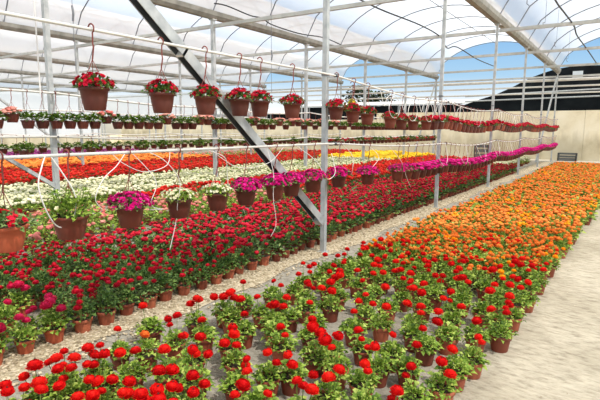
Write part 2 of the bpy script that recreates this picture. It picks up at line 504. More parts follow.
_orng = None
def place_hi(kind, name, x, y, label, group, nb=None, colour=None, sca=None):
    global _orng
    var, blooms = hi_set(kind, 7 if nb is None else 3, nb)
    fm, spots = random.choice(var)
    root = link(name, None, loc=(x, y, 0.0), rz=random.uniform(0, 2 * pi), sca=sca or random.uniform(.92, 1.12))
    root.empty_display_size = .05
    tag(root, label, 'flower', group)
    pt = link('pot', POT_SUN if kind == 'crimson_sunny' else POT_HI, root); link('soil', SOIL_HI, pt)
    link('foliage', fm, root)
    for (bx, by, bz) in spots:
        bm = random.choice(blooms)
        t = random.uniform(0, .45)
        o = link('flower', bm, root, (bx, by, bz), (t * cos(bx * 90), t * sin(by * 90), random.uniform(0, 6.28)), random.uniform(.72, 1.2))
    return root


LO = {}
def lo_set(kind, nvar=8):
    if kind in LO:
        return LO[kind]
    sp = SPEC[kind]; var = []
    for _ in range(nvar):
        mb = MB()
        pot_lo(mb, sp['R'], sp['H'], n=10)
        dome_foliage(mb, 60, sp['fR'], sp['H'] * .9, sp['fH'], sp['lf'], .055, .018, True)
        for p in bloom_spots(sp):
            blob(mb, p, sp['br'] * random.uniform(.8, 1.2), sp['pet'], .75, 2)
        var.append((mb, mb.mesh('potted_flower')))
    LO[kind] = var
    return var


FAR = {}
def far_set(kind, nvar=8):
    if kind in FAR:
        return FAR[kind]
    sp = SPEC[kind]; var = []
    for _ in range(nvar):
        mb = MB()
        pot_lo(mb, sp['R'], sp['H'], n=7)
        dome_foliage(mb, 22, sp['fR'], sp['H'] * .9, sp['fH'], sp['lf'], .085, .03, True)
        for p in bloom_spots(sp):
            blob(mb, p, sp['br'] * random.uniform(.85, 1.2), sp['pet'], .75, 1)
        var.append(mb)
    FAR[kind] = var
    return var


def stuff_bed(name, pts, label, cat):
    mb = MB()
    for kind, x, y in pts:
        v = random.choice(far_set(kind)); a = random.uniform(0, 6.28); s = random.uniform(.9, 1.15); ca, sa = cos(a) * s, sin(a) * s
        mb.merge(v, lambda p: (x + p[0] * ca - p[1] * sa, y + p[0] * sa + p[1] * ca, p[2] * s))
    o = link(name, mb.mesh(name)); tag(o, label, cat, None, 'stuff')
    return o


def grid(x0f, x1f, y0, y1, sp, jit=.25, gap=None):
    """staggered rows of pots between x0f(y) and x1f(y)"""
    pts = []; y = y0; k = 0
    while y < y1:
        a, b = x0f(y), x1f(y); n = max(1, int((b - a) / sp))
        for i in range(n + 1):
            x = a + (b - a) * (i + (.0 if k % 2 else .5)) / (n + .5)
            px = x + random.uniform(-jit, jit) * sp; py = y + random.uniform(-jit, jit) * sp
            if inview(px, py) and not (gap and gap(px, py)):
                pts.append((px, py))
        y += sp * .9; k += 1
    return pts


def depth(x, y):
    return -x * _s + y * _c


def bed(kind, name, pts, label, group, nmax=300, stuff_name=None, stuff_label=None, hi_depth=0, kinds=None):
    pts = sorted(pts, key=lambda p: depth(*p))
    for x, y in pts[:nmax]:
        kd = kinds(x, y) if kinds else kind
        if depth(x, y) < hi_depth:
            place_hi(kd, name, x, y, label, group)
        else:
            mb, me = random.choice(lo_set(kd))
            o = link(name, me, loc=(x, y, 0), rz=random.uniform(0, 6.28), sca=random.uniform(.9, 1.15))
            tag(o, label, 'flower', group)
    rest = pts[nmax:]
    if rest:
        stuff_bed(stuff_name, [((kinds(x, y) if kinds else kind), x, y) for x, y in rest], stuff_label, 'flowers')
    return len(pts)


# ------------------------------------------------------------------ setting
XL = [-3.21 - 6.176 * k for k in range(0, 7)]           # lines of posts, right to left
YP = [5.4 + 4.546 * j for j in range(-3, 6)]            # j = -3 .. 5
YE = YP[-1]; GH = 4.5; YW = 30.2

mb = MB(); mb.add([(-75, -8, 0), (14, -8, 0), (14, 120, 0), (-75, 120, 0)], [(0, 1, 2, 3)], 'floor')
struct('floor', mb, 'beige woven ground cover over the greenhouse floor')

# gravel strip along the post line
mb = MB(); vs = []; fs = []
ys = [0.2 + .25 * i for i in range(112)]
for i, y in enumerate(ys):
    a = -3.62; b = -3.06 + .06 * sin(y * 2.3) + .04 * sin(y * 5.1) - (.0 if y > 6 else .02 * (6 - y))
    vs += [(a, y, .006), (b, y, .006)]
for i in range(len(ys) - 1):
    fs.append((2 * i, 2 * i + 1, 2 * i + 3, 2 * i + 2))
mb.add(vs, fs, 'gravel')
for _ in range(2600):
    y = .6 + 15 * random.random() ** 1.6; x = random.uniform(-3.6, -2.98)
    r = random.uniform(.006, .016); a = random.uniform(.5, .8)
    vv, ff = ico()
    mb.add([(x + p.x * r * 1.2, y + p.y * r, .006 + r * .3 + p.z * r * a) for p in vv], ff, 'pebble')
o = link('gravel', mb.mesh('gravel')); tag(o, 'strip of pale gravel along the foot of the nearest row of posts', 'gravel', None, 'stuff')

# dry leaves and petals lying on the right-hand path
mb = MB()
for _ in range(420):
    y = random.uniform(2.2, 13); x = random.uniform(-.5, 1.6)
    leaf(mb, (x, y, .006), (random.uniform(-1, 1), random.uniform(-1, 1), .05), random.uniform(.008, .022), random.uniform(.003, .007), 'pebble', 0, True)
o = link('dry_litter', mb.mesh('dry_litter')); tag(o, 'scattered straw and dry leaf bits on the right hand path', 'litter', None, 'stuff')

# back wall in cast panels
mb = MB()
x = 12.0
WT = lambda x: 2.66 if x > -14 else 2.25
while x > -44:
    x2 = x - 2.0
    mb.box((x2 + .012, YW, 0), (x, YW + .2, WT((x + x2) / 2) + random.uniform(-.015, .015)), 'wall')
    x = x2
mb.box((-44, YW + .05, 0), (12, YW + .15, 2.2), 'wall')
struct('wall_back', mb, 'weathered beige concrete panel wall behind the beds')
# left translucent side wall
mb = MB()
mb.box((-40.75, -2, 0), (-40.65, YW, .9), 'wall')
mb.add([(-40.7, -2, .9), (-40.7, YW, .9), (-40.7, YW, 4.6), (-40.7, -2, 4.6)], [(0, 1, 2, 3)], 'sidefilm')
struct('wall_left', mb, 'milky plastic side wall with low concrete base at far left')
# film gables on the far-left bays of the back end
mb = MB()
mb.add([(XL[3], YE + .35, 2.3), (XL[6], YE + .35, 2.3), (XL[6], YE + .35, GH), (XL[3], YE + .35, GH)], [(0, 1, 2, 3)], 'clear')
struct('wall_back_film', mb, 'clear plastic sheet hanging above the back wall at left')

# roof film: one vault per bay
RISE = 1.6
def arch(xa, xb, n=20):
    out = []
    for i in range(n + 1):
        t = i / n; x = xa + (xb - xa) * t
        out.append((x, GH + .12 + RISE * sqrt(max(0, 1 - (2 * t - 1) ** 2)) ** 1.15))
    return out
BAYS = [(XL[0], XL[0] + 6.176)] + [(XL[k + 1], XL[k]) for k in range(6)]
for bi, (xa, xb) in enumerate(BAYS):
    mb = MB(); pr = arch(xa, xb, 24); vs = []; fs = []
    yy = [-12 + (YE + .05 + 12) * i / 36 for i in range(37)]
    for y in yy:
        sag = .03 * abs(sin((y - YP[0]) / 4.546 * pi * 2))
        vs += [(x, y, z + .03 - sag * .3) for x, z in pr]
    n = len(pr)
    for i in range(len(yy) - 1):
        for k in range(n - 1):
            fs.append((i * n + k, i * n + k + 1, (i + 1) * n + k + 1, (i + 1) * n + k))
    mb.add(vs, fs, 'film')
    struct('ceiling', mb, 'arched white plastic roof film over one greenhouse bay', True)

# ------------------------------------------------------------------ steel frame: every post, gutter, tie and hoop on its own
OFF = .15
def pz(Y, tier, X=0):
    fr = ((Y - 5.4) / 4.546) % 1.0
    if tier == 1:
        b = 2.25 if Y < 5.4 else max(2.15, 2.25 - (Y - 5.4) * .04)
        return b - (.09 * sin(pi * fr) if Y > 9.9 else (.03 * sin(pi * fr) if Y > 5.4 else .0))
    b = 1.42 if Y < 5.4 else max(1.32, 1.42 - (Y - 5.4) * .02)
    return b - (.08 * sin(pi * fr) if Y > 9.9 else (.04 * sin(pi * fr) if Y > 5.4 else 0))
def frame_mesh(mb):
    return mb.mesh('steel')

pm = MB(); h = .031
pm.box((-h, -h, 0), (h, h, GH - .06), 'galv'); pm.box((-.06, -.06, 0), (.06, .06, .012), 'galv')
pm.box((-.075, -.075, GH - .085), (.075, .075, GH - .06), 'galv')
pm.box((-h - .006, -h - .006, 2.25), (h + .006, h + .006, 2.28), 'galv_dark')
post_me = pm.mesh('support_post')
pm = MB(); h = .046; pm.box((-h, -h, 0), (h, h, GH - .06), 'galv'); pm.box((-.075, -.075, GH - .085), (.075, .075, GH - .06), 'galv'); pm.box((-.07, -.07, 0), (.07, .07, .012), 'galv')
post3_me = pm.mesh('support_post')
pm = MB(); hh = .034
pm.box((-hh, -hh, 0), (hh, hh, GH - .06), 'galv'); pm.box((-.075, -.075, GH - .085), (.075, .075, GH - .06), 'galv')
pm.box((-.06, -.06, 0), (.06, .06, .012), 'galv')
post2_me = pm.mesh('support_post')
pord = ['nearest square steel post, beside the gravel strip with a diagonal brace', 'second steel post along the gravel strip, behind the red bed', 'third steel post along the gravel strip beside the orange bed',
        'fourth steel post along the gravel strip', 'fifth steel post along the gravel strip near the back wall', 'last steel post of the gravel strip row, at the back wall end']
lord = ['leftmost white steel post rising among the white flowers', 'slim steel post behind the nearest diagonal brace, second row of posts', 'slim steel post left of the nearest square post, second row',
        'slim steel post right of the nearest square post, second row', 'slim steel post last but one in the second row', 'slim steel post ending the second row by the back wall']
for k, X in enumerate(XL):
    for j, Y in enumerate(YP):
        jj = j - 3
        if not any(inview(X, Y, z, 12) for z in (0, 1, 2, 3, 4.4)):
            continue
        o = link('support_post', post_me if k == 0 else (post3_me if k == 1 else post2_me), loc=(X, Y, 0))
        if k < 3 and Y > 4:
            for t in (1, 2):
                bb = MB(); z = pz(Y, t); bb.box((.02, -.018, z - .02), (OFF + .02, .018, z - .008), 'galv'); bb.box((OFF - .02, -.018, z - .02), (OFF + .02, .018, z + .018), 'galv_dark')
                link('pipe_bracket', bb.mesh('pipe_bracket'), o)
        if k == 0: tag(o, pord[jj], 'post', 'posts along the gravel strip')
        elif k == 1: tag(o, lord[jj], 'post', 'posts of the second row')
        else: tag(o, 'thin pale greenhouse post far back on the left', 'post', 'far posts on the left')

# gutters
gl = ['wide pale roof gutter at top right, above the nearest posts', 'long roof gutter crossing behind the nearest post', 'third roof gutter, running into the distance at left',
      'fourth roof gutter from the right, far left', 'fifth roof gutter, far left', 'sixth roof gutter, far left', 'last roof gutter over the milky side wall']
for k, X in enumerate(XL):
    mb = MB()
    y0, y1 = -6, YE + .1
    prof = [(-.13, .13), (-.12, .02), (-.07, -.06), (.07, -.06), (.12, .02), (.13, .13), (.11, .13), (.10, .03), (.06, -.04), (-.06, -.04), (-.10, .03), (-.11, .13)]
    n = len(prof); vs = [(X + a, y, GH + b) for y in (y0, y1) for a, b in prof]
    mb.add(vs, [(i, (i + 1) % n, n + (i + 1) % n, n + i) for i in range(n)], 'gutter')
    o = link('roof_gutter', mb.mesh('roof_gutter')); tag(o, gl[k], 'gutter')

# tie beams across the bays
for j, Y in enumerate(YP):
    for bi, (xa, xb) in enumerate(BAYS):
        if not any(inview(xa + (xb - xa) * t, Y, 4.27, 5) for t in (0, .15, .3, .5, .7, .85, 1)):
            continue
        mb = MB(); w = .075
        mb.box((xa + .052, Y - w / 2, 4.22), (xb - .052, Y + w / 2, 4.22 + .085), 'beam')
        o = link('tie_beam', mb.mesh('tie_beam'))
        if bi == 0: lb = 'pale square beam crossing the roof bay above the right hand path'
        elif bi == 1: lb = 'pale square beam crossing the roof bay behind the nearest posts'
        else: lb = 'pale cross beam under the far left roof bays'
        tag(o, lb, 'beam', lb.replace('pale ', 'pale beams: '))

# rails across the back end
for z, r, nm, lb in ((3.80, .045, 'end_rail', 'upper round rail across the back end of the greenhouse'), (3.47, .04, 'end_rail', 'lower round rail across the back end of the greenhouse'),
                     (4.12, .075, 'rolled_curtain', 'rolled up white plastic curtain under the end beam')):
    mb = MB(); mb.tube([(XL[4], YE + .14, z), (3.2, YE + .14, z)], r, 'pipe', 8)
    o = link(nm, mb.mesh(nm)); tag(o, lb, 'rail' if nm == 'end_rail' else 'curtain')

# hoops
hm = {}
for bi, (xa, xb) in enumerate(BAYS):
    y = YP[0]
    while y < YE + .2:
        pr = arch(xa, xb, 16)
        if any(inview(x, y, z, 3) for x, z in pr):
            if bi not in hm:
                mb = MB(); mb.tube([(x - xa, 0, z - .01) for x, z in pr], .019, 'hoopm', 6); hm[bi] = mb.mesh('roof_hoop', True)
            o = link('roof_hoop', hm[bi], loc=(xa, y, 0))
            if bi == 0: lb = 'thin curved roof hoop over the right hand path'
            elif bi == 1: lb = 'thin curved roof hoop in the bay behind the nearest posts'
            elif bi == 2: lb = 'thin curved roof hoop in the second bay to the left'
            else: lb = 'thin curved roof hoop in the far left bays'
            tag(o, lb, 'hoop', lb + ' group')
        y += 4.546 / 2
# purlins
for bi, (xa, xb) in enumerate(BAYS[:5]):
    mb = MB(); xm = (xa + xb) / 2
    mb.tube([(xm, -4, GH + RISE + .06), (xm, YE, GH + RISE + .06)], .016, 'hoopm', 6)
    o = link('ridge_purlin', mb.mesh('ridge_purlin'))
    tag(o, ['thin ridge tube under the roof over the right path', 'thin ridge tube under the roof behind the nearest posts', 'thin ridge tube under the second bay to the left',
            'thin ridge tube under the third bay to the left', 'thin ridge tube under the fourth bay to the left'][bi], 'purlin')

# braces
def brace(a, b, w, label):
    mb = MB(); t = .008
    A0, B0 = Vector(a), Vector(b); dd = (B0 - A0).normalized(); xx = dd.cross(Vector((0, 0, 1))).normalized(); yy = xx.cross(dd).normalized()
    mb.bar(A0 + yy * (w / 2), B0 + yy * (w / 2), w, t, 'galv')
    for q in (-1, 1):
        mb.bar(A0 + xx * q * (w / 2), B0 + xx * q * (w / 2), t, w + t, 'galv')
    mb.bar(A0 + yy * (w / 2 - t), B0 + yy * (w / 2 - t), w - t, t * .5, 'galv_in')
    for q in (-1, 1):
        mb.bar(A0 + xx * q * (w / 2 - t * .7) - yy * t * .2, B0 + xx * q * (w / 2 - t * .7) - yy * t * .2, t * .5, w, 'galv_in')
    A, B = Vector(a), Vector(b); d = (B - A).normalized()
    mb.bar(A - d * .02, A + d * .10, w + .02, w + .02, 'galv')
    P = A + (B - A) * .52
    mb.bar(P - d * .012, P + d * .012, w + .008, w + .008, 'pipe')
    o = link('diagonal_brace', mb.mesh('diagonal_brace')); tag(o, label, 'brace')
brace((XL[0] - .02, YP[3] - .05, .42), (XL[0] - .02, YP[2] + .05, 3.92), .085, 'heavy grey diagonal brace leaning left from the nearest post')
brace((XL[1], YP[3] - .04, .45), (XL[1], YP[2] + .05, 3.5), .06, 'white diagonal brace behind the looping hose at far left')
brace((XL[0] - .03, YE - .06, 4.2), (XL[0] - .55, YE - 1.1, .02), .06, 'thin white brace beside the last post of the gravel strip row')
brace((XL[1] - .03, YE - .06, 4.2), (XL[1] - .75, YE - 1.2, .02), .06, 'thin brace beside the end post of the second row')
brace((XL[2], YP[4] - .04, .5), (XL[2], YP[3] + .05, 3.9), .05, 'thin dark brace far back behind the leftmost white post')

# hanging pipes along post lines
pipe_lab = {(0, 1): 'upper white pipe carrying red hanging baskets along the nearest posts', (0, 2): 'lower white pipe carrying magenta hanging baskets along the nearest posts',
            (1, 1): 'upper pipe carrying small hanging pots on the second post row', (1, 2): 'lower pipe on the second post row', (2, 2): 'lower pipe with green hanging pots on the third post row',
            (2, 1): 'upper pipe on the third post row', (3, 1): 'upper pipe on the fourth post row', (3, 2): 'lower pipe on the fourth post row'}
for (k, t), lb in pipe_lab.items():
    X = XL[k] + OFF
    y0 = -1 if k < 2 else 2
    ys = [y0 + (YE - y0) * i / 90 for i in range(91)]
    mb = MB(); mb.tube([(X, y, pz(y, t)) for y in ys], .0115 if k == 0 else .02, 'pipe', 6)
    o = link('hanging_pipe', mb.mesh('hanging_pipe', True)); tag(o, lb, 'pipe')
    for Y in YP[2:]:
        pass

# ------------------------------------------------------------------ hanging baskets
def basket_pot(R, H, m, n):
    mb = MB()
    mb.lathe([(.001, 0), (R * .70, 0), (R * .73, .004), (R * .90, H * .5), (R * .97, H * .84), (R * 1.07, H * .86), (R * 1.09, H * .97), (R * 1.06, H), (R * .98, H), (R * .95, H * .9)], n, m)
    mb.disc(R * .7, .001, n, m); return mb


def hanger(mb, R, H, top, n=5, hooky=True):
    """three wires from rim to an apex, then an S hook over the pipe (top = height of pipe above pot base)"""
    ap = top - .20
    for i in range(3):
        a = 2 * pi * i / 3 + .5
        mb.tube([(R * cos(a), R * sin(a), H * .96), (R * .25 * cos(a), R * .25 * sin(a), ap - .06), (0, 0, ap)], .0025, 'hook', n, False)
    pts = [(0, 0, ap)] + [(0.018 * sin(t), 0, ap + .02 + .11 * t / pi) for t in (0.6, 1.5, 2.4)]
    c = top
    for t in range(0, 9):
        a = -pi * .35 + t * pi * 1.25 / 8
        pts.append((.032 * cos(a), 0, c + .032 * sin(a)))
    mb.tube(pts, .0055, 'hook', n)


BK = {}
def basket_set(kind, nvar=4):
    """kinds: colours of baskets; returns list of (foliage mesh, blossoms mesh)"""
    if kind in BK:
        return BK[kind]
    P = dict(red=('deepred', 'leaf_dark', 56, .125, .09), magenta=('magenta', 'leaf_grey', 125, .145, .105), white=('white', 'leaf_light', 60, .13, .07), leafy=('white', 'leaf_light', 4, .135, .09),
             pink=('pink', 'leaf_light', 40, .11, .07), green=('white', 'leaf_grey', 9, .10, .06), scarlet=('crimson', 'leaf_grey', 26, .13, .09), yellow=('yellow', 'leaf_light', 26, .09, .08))[kind]
    pet, lf, nb, R, Hh = P; out = []
    H = .155
    for _ in range(nvar):
        f = MB(); dome_foliage(f, 260 if kind != 'leafy' else 330, R * 1.2, H * .92, Hh * .95 if kind != 'leafy' else .13, lf, .042, .012)
        if kind == 'leafy':
            for _i in range(26):
                a = random.uniform(0, 6.28); q = random.uniform(.1, .9) * R
                x, y = cos(a) * q, sin(a) * q
                f.tube([(x * .5, y * .5, H * .85), (x, y, H + random.uniform(.08, .19))], .0025, 'stem', 4, False)
                for t in range(5):
                    leaf(f, (x, y, H + .04 + t * .03), (random.uniform(-1, 1), random.uniform(-1, 1), .4), .05, .011, lf)
        b = MB()
        for _i in range(nb):
            a = random.uniform(0, 6.28); e = math.asin(random.uniform(.05, 1)); q = random.uniform(.85, 1.08)
            p = Vector((cos(a) * cos(e) * R * 1.1 * q, sin(a) * cos(e) * R * 1.1 * q, H + sin(e) * Hh * q + .005))
            if kind in ('leafy', 'green', 'white'):
                p.z += .015
            r = random.uniform(.017, .028) if kind not in ('white', 'leafy', 'green') else random.uniform(.012, .019)
            nrm = Vector((cos(a) * cos(e), sin(a) * cos(e), sin(e) + .25)).normalized()
            t = nrm.orthogonal().normalized(); s = nrm.cross(t)
            # five-lobed open blossom
            vs = [tuple(p - nrm * r * .5)]; n5 = 10
            for i in range(n5):
                an = 2 * pi * i / n5; rad = r * (1.0 if i % 2 == 0 else .74) * random.uniform(.9, 1.1)
                vs.append(tuple(p + t * rad * cos(an) + s * rad * sin(an) + nrm * random.uniform(-.1, .25) * r))
            b.add(vs, [(0, 1 + i, 1 + (i + 1) % n5) for i in range(n5)], pet)
            vs = [tuple(p)]
            for i in range(5):
                an = 2 * pi * i / 5 + .6; rad = r * .55
                vs.append(tuple(p + t * rad * cos(an) + s * rad * sin(an) + nrm * r * .35))
            b.add(vs, [(0, 1 + i, 1 + (i + 1) % 5) for i in range(5)], pet)
        out.append((f.mesh('foliage'), b.mesh('blossoms')))
    BK[kind] = out
    return out


BP = {m: basket_pot(.10, .155, m, 28).mesh('pot') for m in ('pot', 'pot_brown', 'pot_bright')}
for me in BP.values():
    for p in me.polygons: p.use_smooth = len(p.vertices) == 4
HG = {}
SM = MB(); SM.disc(.096, .141, 24, 'soil'); SOIL_B = SM.mesh('soil')
def hanger_mesh(top):
    k = round(top, 2)
    if k not in HG:
        mb = MB(); hanger(mb, .104, .155, k); HG[k] = mb.mesh('hanger')
    return HG[k]


def basket_hi(kind, X, Y, zb, top, label, group, potm='pot_brown', sca=1.0):
    root = link('hanging_basket', None, loc=(X, Y, zb), rz=random.uniform(-.5, .5)); root.empty_display_size = .08
    tag(root, label, 'hanging basket', group)
    pt = link('pot', BP[potm], root, sca=(sca, sca, 1)); link('soil', SOIL_B, pt)
    f, b = random.choice(basket_set(kind)); a = random.uniform(0, 6.28)
    link('foliage', f, root, rz=a, sca=(sca, sca, 1)); link('blossoms', b, root, rz=a, sca=(sca, sca, 1))
    link('hanger', hanger_mesh(top - zb), root, rz=-root.rotation_euler[2])
    return root


LB = {}
def basket_lo_mesh(kind, potm, top):
    key = (kind, potm, round(top, 2))
    if key not in LB:
        lst = []
        pet, lf, nb = dict(red=('deepred', 'leaf_dark', 19), magenta=('magenta', 'leaf_grey', 34), white=('white', 'leaf_light', 10), pink=('pink', 'leaf_grey', 22), green=('white', 'leaf_green', 0), scarlet=('crimson', 'leaf_grey', 12), leafy=('white', 'leaf_grey', 3), yellow=('yellow', 'leaf_light', 12))[kind]
        for _ in range(3):
            mb = MB(); R, H = .10, .155
            mb.lathe([(R * .7, 0), (R * .9, H * .5), (R * .97, H * .84), (R * 1.08, H * .86), (R * 1.07, H)], 10, potm)
            mb.disc(R * .7, 0.001, 10, potm); mb.disc(R, H * .93, 10, 'soil')
            dome_foliage(mb, 60 if kind != 'green' else 150, .135 if kind != 'green' else .14, H * .92, (.09 if kind != 'green' else .16), lf, .065, .024, True)
            for _i in range(nb):
                a = random.uniform(0, 6.28); e = math.asin(random.uniform(.1, 1)); q = random.uniform(.85, 1.05)
                blob(mb, (cos(a) * cos(e) * .145 * q, sin(a) * cos(e) * .145 * q, H + sin(e) * .11 * q), random.uniform(.028, .046), pet, .7, 1, .3)
            hanger(mb, .104, H, round(top, 2), 3)
            lst.append(mb.mesh('hanging_basket'))
        LB[key] = lst
    return random.choice(LB[key])


def basket_lo(kind, X, Y, zb, top, label, group, potm='pot_brown', sc_=1.0):
    o = link('hanging_basket', basket_lo_mesh(kind, potm, top - zb), loc=(X, Y, zb), rz=random.uniform(-.4, .4), sca=(sc_, sc_, 1))
    tag(o, label, 'hanging basket', group)


HX = XL[0] + OFF
DROP = .535
up = [(1.49, 'red', 'red hanging basket cut by the left edge of the photo, upper row'), (2.17, 'red', 'red flowered hanging basket right of the leftmost post, upper row, largest and nearest'),
      (2.79, 'red', 'second large red hanging basket from the left, upper row'), (3.29, 'red', 'red hanging basket just left of the diagonal brace, upper row'),
      (3.76, 'red', 'red hanging basket just behind the diagonal brace, upper row'), (4.08, 'red', 'red hanging basket with leafy top, partly hidden by its neighbour right of the brace'),
      (4.67, 'red', 'red hanging basket alone between the brace and the nearest post, upper row'), (5.68, 'red', 'first red hanging basket right of the nearest post, upper row'),
      (6.16, 'red', 'red hanging basket with a yellow flower clump above it, upper row'), (6.61, 'red', 'third red hanging basket right of the nearest post, upper row'),
      (7.45, 'red', 'red hanging basket, fourth right of the nearest post, upper row'), (7.92, 'red', 'red hanging basket, fifth right of the nearest post, upper row'),
      (8.47, 'red', 'red hanging basket, sixth right of the nearest post, upper row'), (9.15, 'red', 'red hanging basket just left of the second post, upper row')]
for Y, k, lb in up:
    if Y < 1.6: continue
    Y *= .953
    zt = pz(Y, 1)
    basket_hi(k, HX, Y, zt - DROP, zt, lb, 'red hanging baskets of the upper row', 'pot_brown', .93)
# yellow clump basket behind
basket_hi('yellow', HX - .35, 6.5, 1.80, 2.25, 'small yellow flowered hanging basket above the red ones by the nearest post', None, 'pot', .55)
Y = 9.15
while Y < YE - .2:
    if abs(Y - 13.3) < .12: Y += .35; continue
    zt = pz(Y, 1)
    basket_lo('red', HX, Y, zt - DROP, zt, 'small red hanging basket in the crowded upper row beyond the second post', 'far red hanging baskets of the upper row', 'pot' if random.random() < .3 else 'pot_brown')
    Y += .31 + random.uniform(-.03, .03)
low = [(1.50, 'scarlet', 'pot_bright', 'bright terracotta hanging bowl with pink red flowers at the left edge', 1.12), (1.93, 'leafy', 'pot_brown', 'dark brown hanging basket of tall green foliage beside the leftmost post', 1.1),
       (2.43, 'magenta', 'pot_brown', 'magenta petunia hanging basket, leftmost of the magenta ones', 1.0), (2.94, 'white', 'pot_brown', 'white flowered hanging basket right of the first magenta one', 1.0),
       (3.42, 'white', 'pot_brown', 'second white flowered hanging basket, sparser and smaller', .95), (3.84, 'magenta', 'pot_brown', 'magenta hanging basket right of the two white ones', 1.0),
       (4.34, 'magenta', 'pot_brown', 'magenta hanging basket just left of the diagonal brace, lower row', 1.0), (4.66, 'magenta', 'pot_brown', 'magenta hanging basket crossed by the diagonal brace', 1.0),
       (5.13, 'magenta', 'pot_brown', 'magenta hanging basket just left of the nearest post', 1.05), (5.78, 'magenta', 'pot_brown', 'magenta hanging basket just right of the nearest post', 1.0),
       (6.68, 'magenta', 'pot_brown', 'second magenta hanging basket right of the nearest post', 1.0), (7.82, 'magenta', 'pot_brown', 'third magenta hanging basket right of the nearest post', 1.0),
       (8.25, 'magenta', 'pot_brown', 'fourth magenta hanging basket right of the nearest post', 1.0)]
for Y, k, pm_, lb, s in low:
    Y *= .953
    zt = pz(Y, 2)
    g = 'magenta hanging baskets of the lower row' if k == 'magenta' else None
    basket_hi(k, HX, Y, zt - .555, zt, lb, g, pm_, s)
Y = 8.25
while Y < YE - .2:
    zt = pz(Y, 2)
    basket_lo('magenta', HX, Y, zt - .58, zt, 'small magenta hanging basket in the crowded far stretch of the lower row', 'far magenta hanging baskets of the lower row')
    Y += .33 + random.uniform(-.03, .03)

# second post row: small pots, upper tier
HX2 = XL[1] + OFF
Y = 4.3; i = 0
pinks = {1: 1, 8: 1, 13: 1, 14: 1}
while Y < YE - .3:
    if inview(HX2, Y, 1.6, 20):
        zt = pz(Y, 1)
        i += 1
        k = 'pink' if (i in (2, 9, 15, 19, 20, 27, 31, 33, 34, 36, 38, 41, 44)) else 'green'
        zb = 1.57 if k == 'green' else 1.68
        if k == 'pink' and i < 25: lb = 'pale pink flowering pot among green pots on the second post row'; g = 'pale pink pots on the second post row'
        elif k == 'pink': lb = 'pink pot among green ones, farther along the second post row'; g = 'pink pots farther along the second post row'
        else: lb = 'small green leafed hanging pot on the upper pipe of the second post row'; g = 'small green pots on the second post row'
        basket_lo(k, HX2, Y, zb, zt, lb, g, 'pot_brown', 1.2)
    Y += .275 if Y < 12 else .36
# second row lower tier
for Y in (4.75, 6.1, 7.4, 8.0, 9.2, 10.4, 11.1, 12.2, 13.5):
    if inview(HX2, Y, 1.2, 20):
        zt = pz(Y, 2)
        basket_lo('green', HX2, Y, 1.02, zt, 'dark brown hanging pot on the lower pipe of the second post row', 'dark pots on the lower pipe of the second post row', 'pot_brown')
Y = 16
while Y < YE:
    basket_lo('scarlet' if random.random() < .5 else 'green', HX2, Y, .98, pz(Y, 2), 'tiny dark hanging pot, far end of the second post row, lower pipe', 'far pots on the lower pipe of the second post row', 'pot_brown')
    Y += .42
# third row lower tier
HX3 = XL[2] + OFF; Y = 6.5
while Y < YE - .3:
    if inview(HX3, Y, 1.0, 10):
        zt = pz(Y, 2)
        basket_lo('green', HX3, Y, .80, zt, 'green leafed hanging pot in the distant lower row at left', 'distant green hanging pots of the third post row', 'pot_brown', 1.25)
    Y += .40

# ------------------------------------------------------------------ loose drip hoses, cables, hanging wires
def hose(pts, r, label, m='hose', name='drip_hose', cat='hose', group=None):
    # smooth through points (Catmull-Rom)
    P = [Vector(p) for p in pts]; out = []
    for i in range(len(P) - 1):
        p0, p1, p2, p3 = P[max(i - 1, 0)], P[i], P[i + 1], P[min(i + 2, len(P) - 1)]
        for k in range(6):
            t = k / 6
            out.append(.5 * ((2 * p1) + (p2 - p0) * t + (2 * p0 - 5 * p1 + 4 * p2 - p3) * t * t + (3 * p1 - p0 - 3 * p2 + p3) * t ** 3))
    out.append(P[-1])
    mb = MB(); mb.tube(out, r, m, 5); o = link(name, mb.mesh(name, True)); tag(o, label, cat, group)

X = HX + .03
hose([(HX, 1.70, 1.42), (X + .03, 1.64, 1.36), (X + .05, 1.60, 1.24), (X + .05, 1.64, 1.08), (X + .02, 1.72, .97), (X, 1.80, .96), (X, 1.86, 1.04), (X + .02, 1.85, 1.17), (X, 1.78, 1.32), (HX, 1.73, 1.42)], .0045,
     'white drip hose hanging in a long loop at left over the leafy basket')
hose([(HX, 2.30, 1.42), (X + .02, 2.18, 1.33), (X + .05, 2.05, 1.25), (X + .05, 1.98, 1.12), (X, 2.06, 1.02), (HX - .05, 2.0, 1.0)], .0035, 'thin pale hose curving down between the leafy and first magenta baskets')
hose([(HX, 2.50, 1.42), (X + .03, 2.62, 1.34), (X + .05, 2.74, 1.18), (X + .04, 2.72, 1.0), (X, 2.74, .86), (X, 2.66, .62)], .0035, 'thin pale hose dropping right of the first magenta basket')
hose([(HX, 2.35, 1.42), (X + .05, 2.5, 1.2), (X + .08, 2.42, 1.03), (X + .1, 2.52, .98), (HX, 2.5, .97)], .003, 'thin hose trailing over the first magenta basket')
hose([(HX, 2.72, 1.42), (X + .04, 2.62, 1.31), (X, 2.44, 1.27), (X, 2.26, 1.34), (HX, 2.18, 1.42)], .003, 'thin hose sagging in a shallow arc from the lower pipe at left')
hose([(HX, 3.15, 1.41), (X + .05, 3.28, 1.34), (X + .02, 3.34, 1.2), (X, 3.38, 1.0), (HX, 3.42, .98)], .0035, 'thin hose reaching down to the second white basket')
hose([(HX, 4.30, 1.41), (X + .05, 3.92, 1.26), (X, 3.55, 1.23), (X, 3.30, 1.33), (HX, 3.2, 1.41)], .003, 'thin hose sagging between the white basket and the diagonal brace')
hose([(HX, 4.0, 1.41), (X + .03, 4.03, 1.15), (X + .05, 4.0, .9), (X + .04, 4.06, .62), (X, 4.02, .48)], .003, 'pale hose end dangling low over the crimson bed')
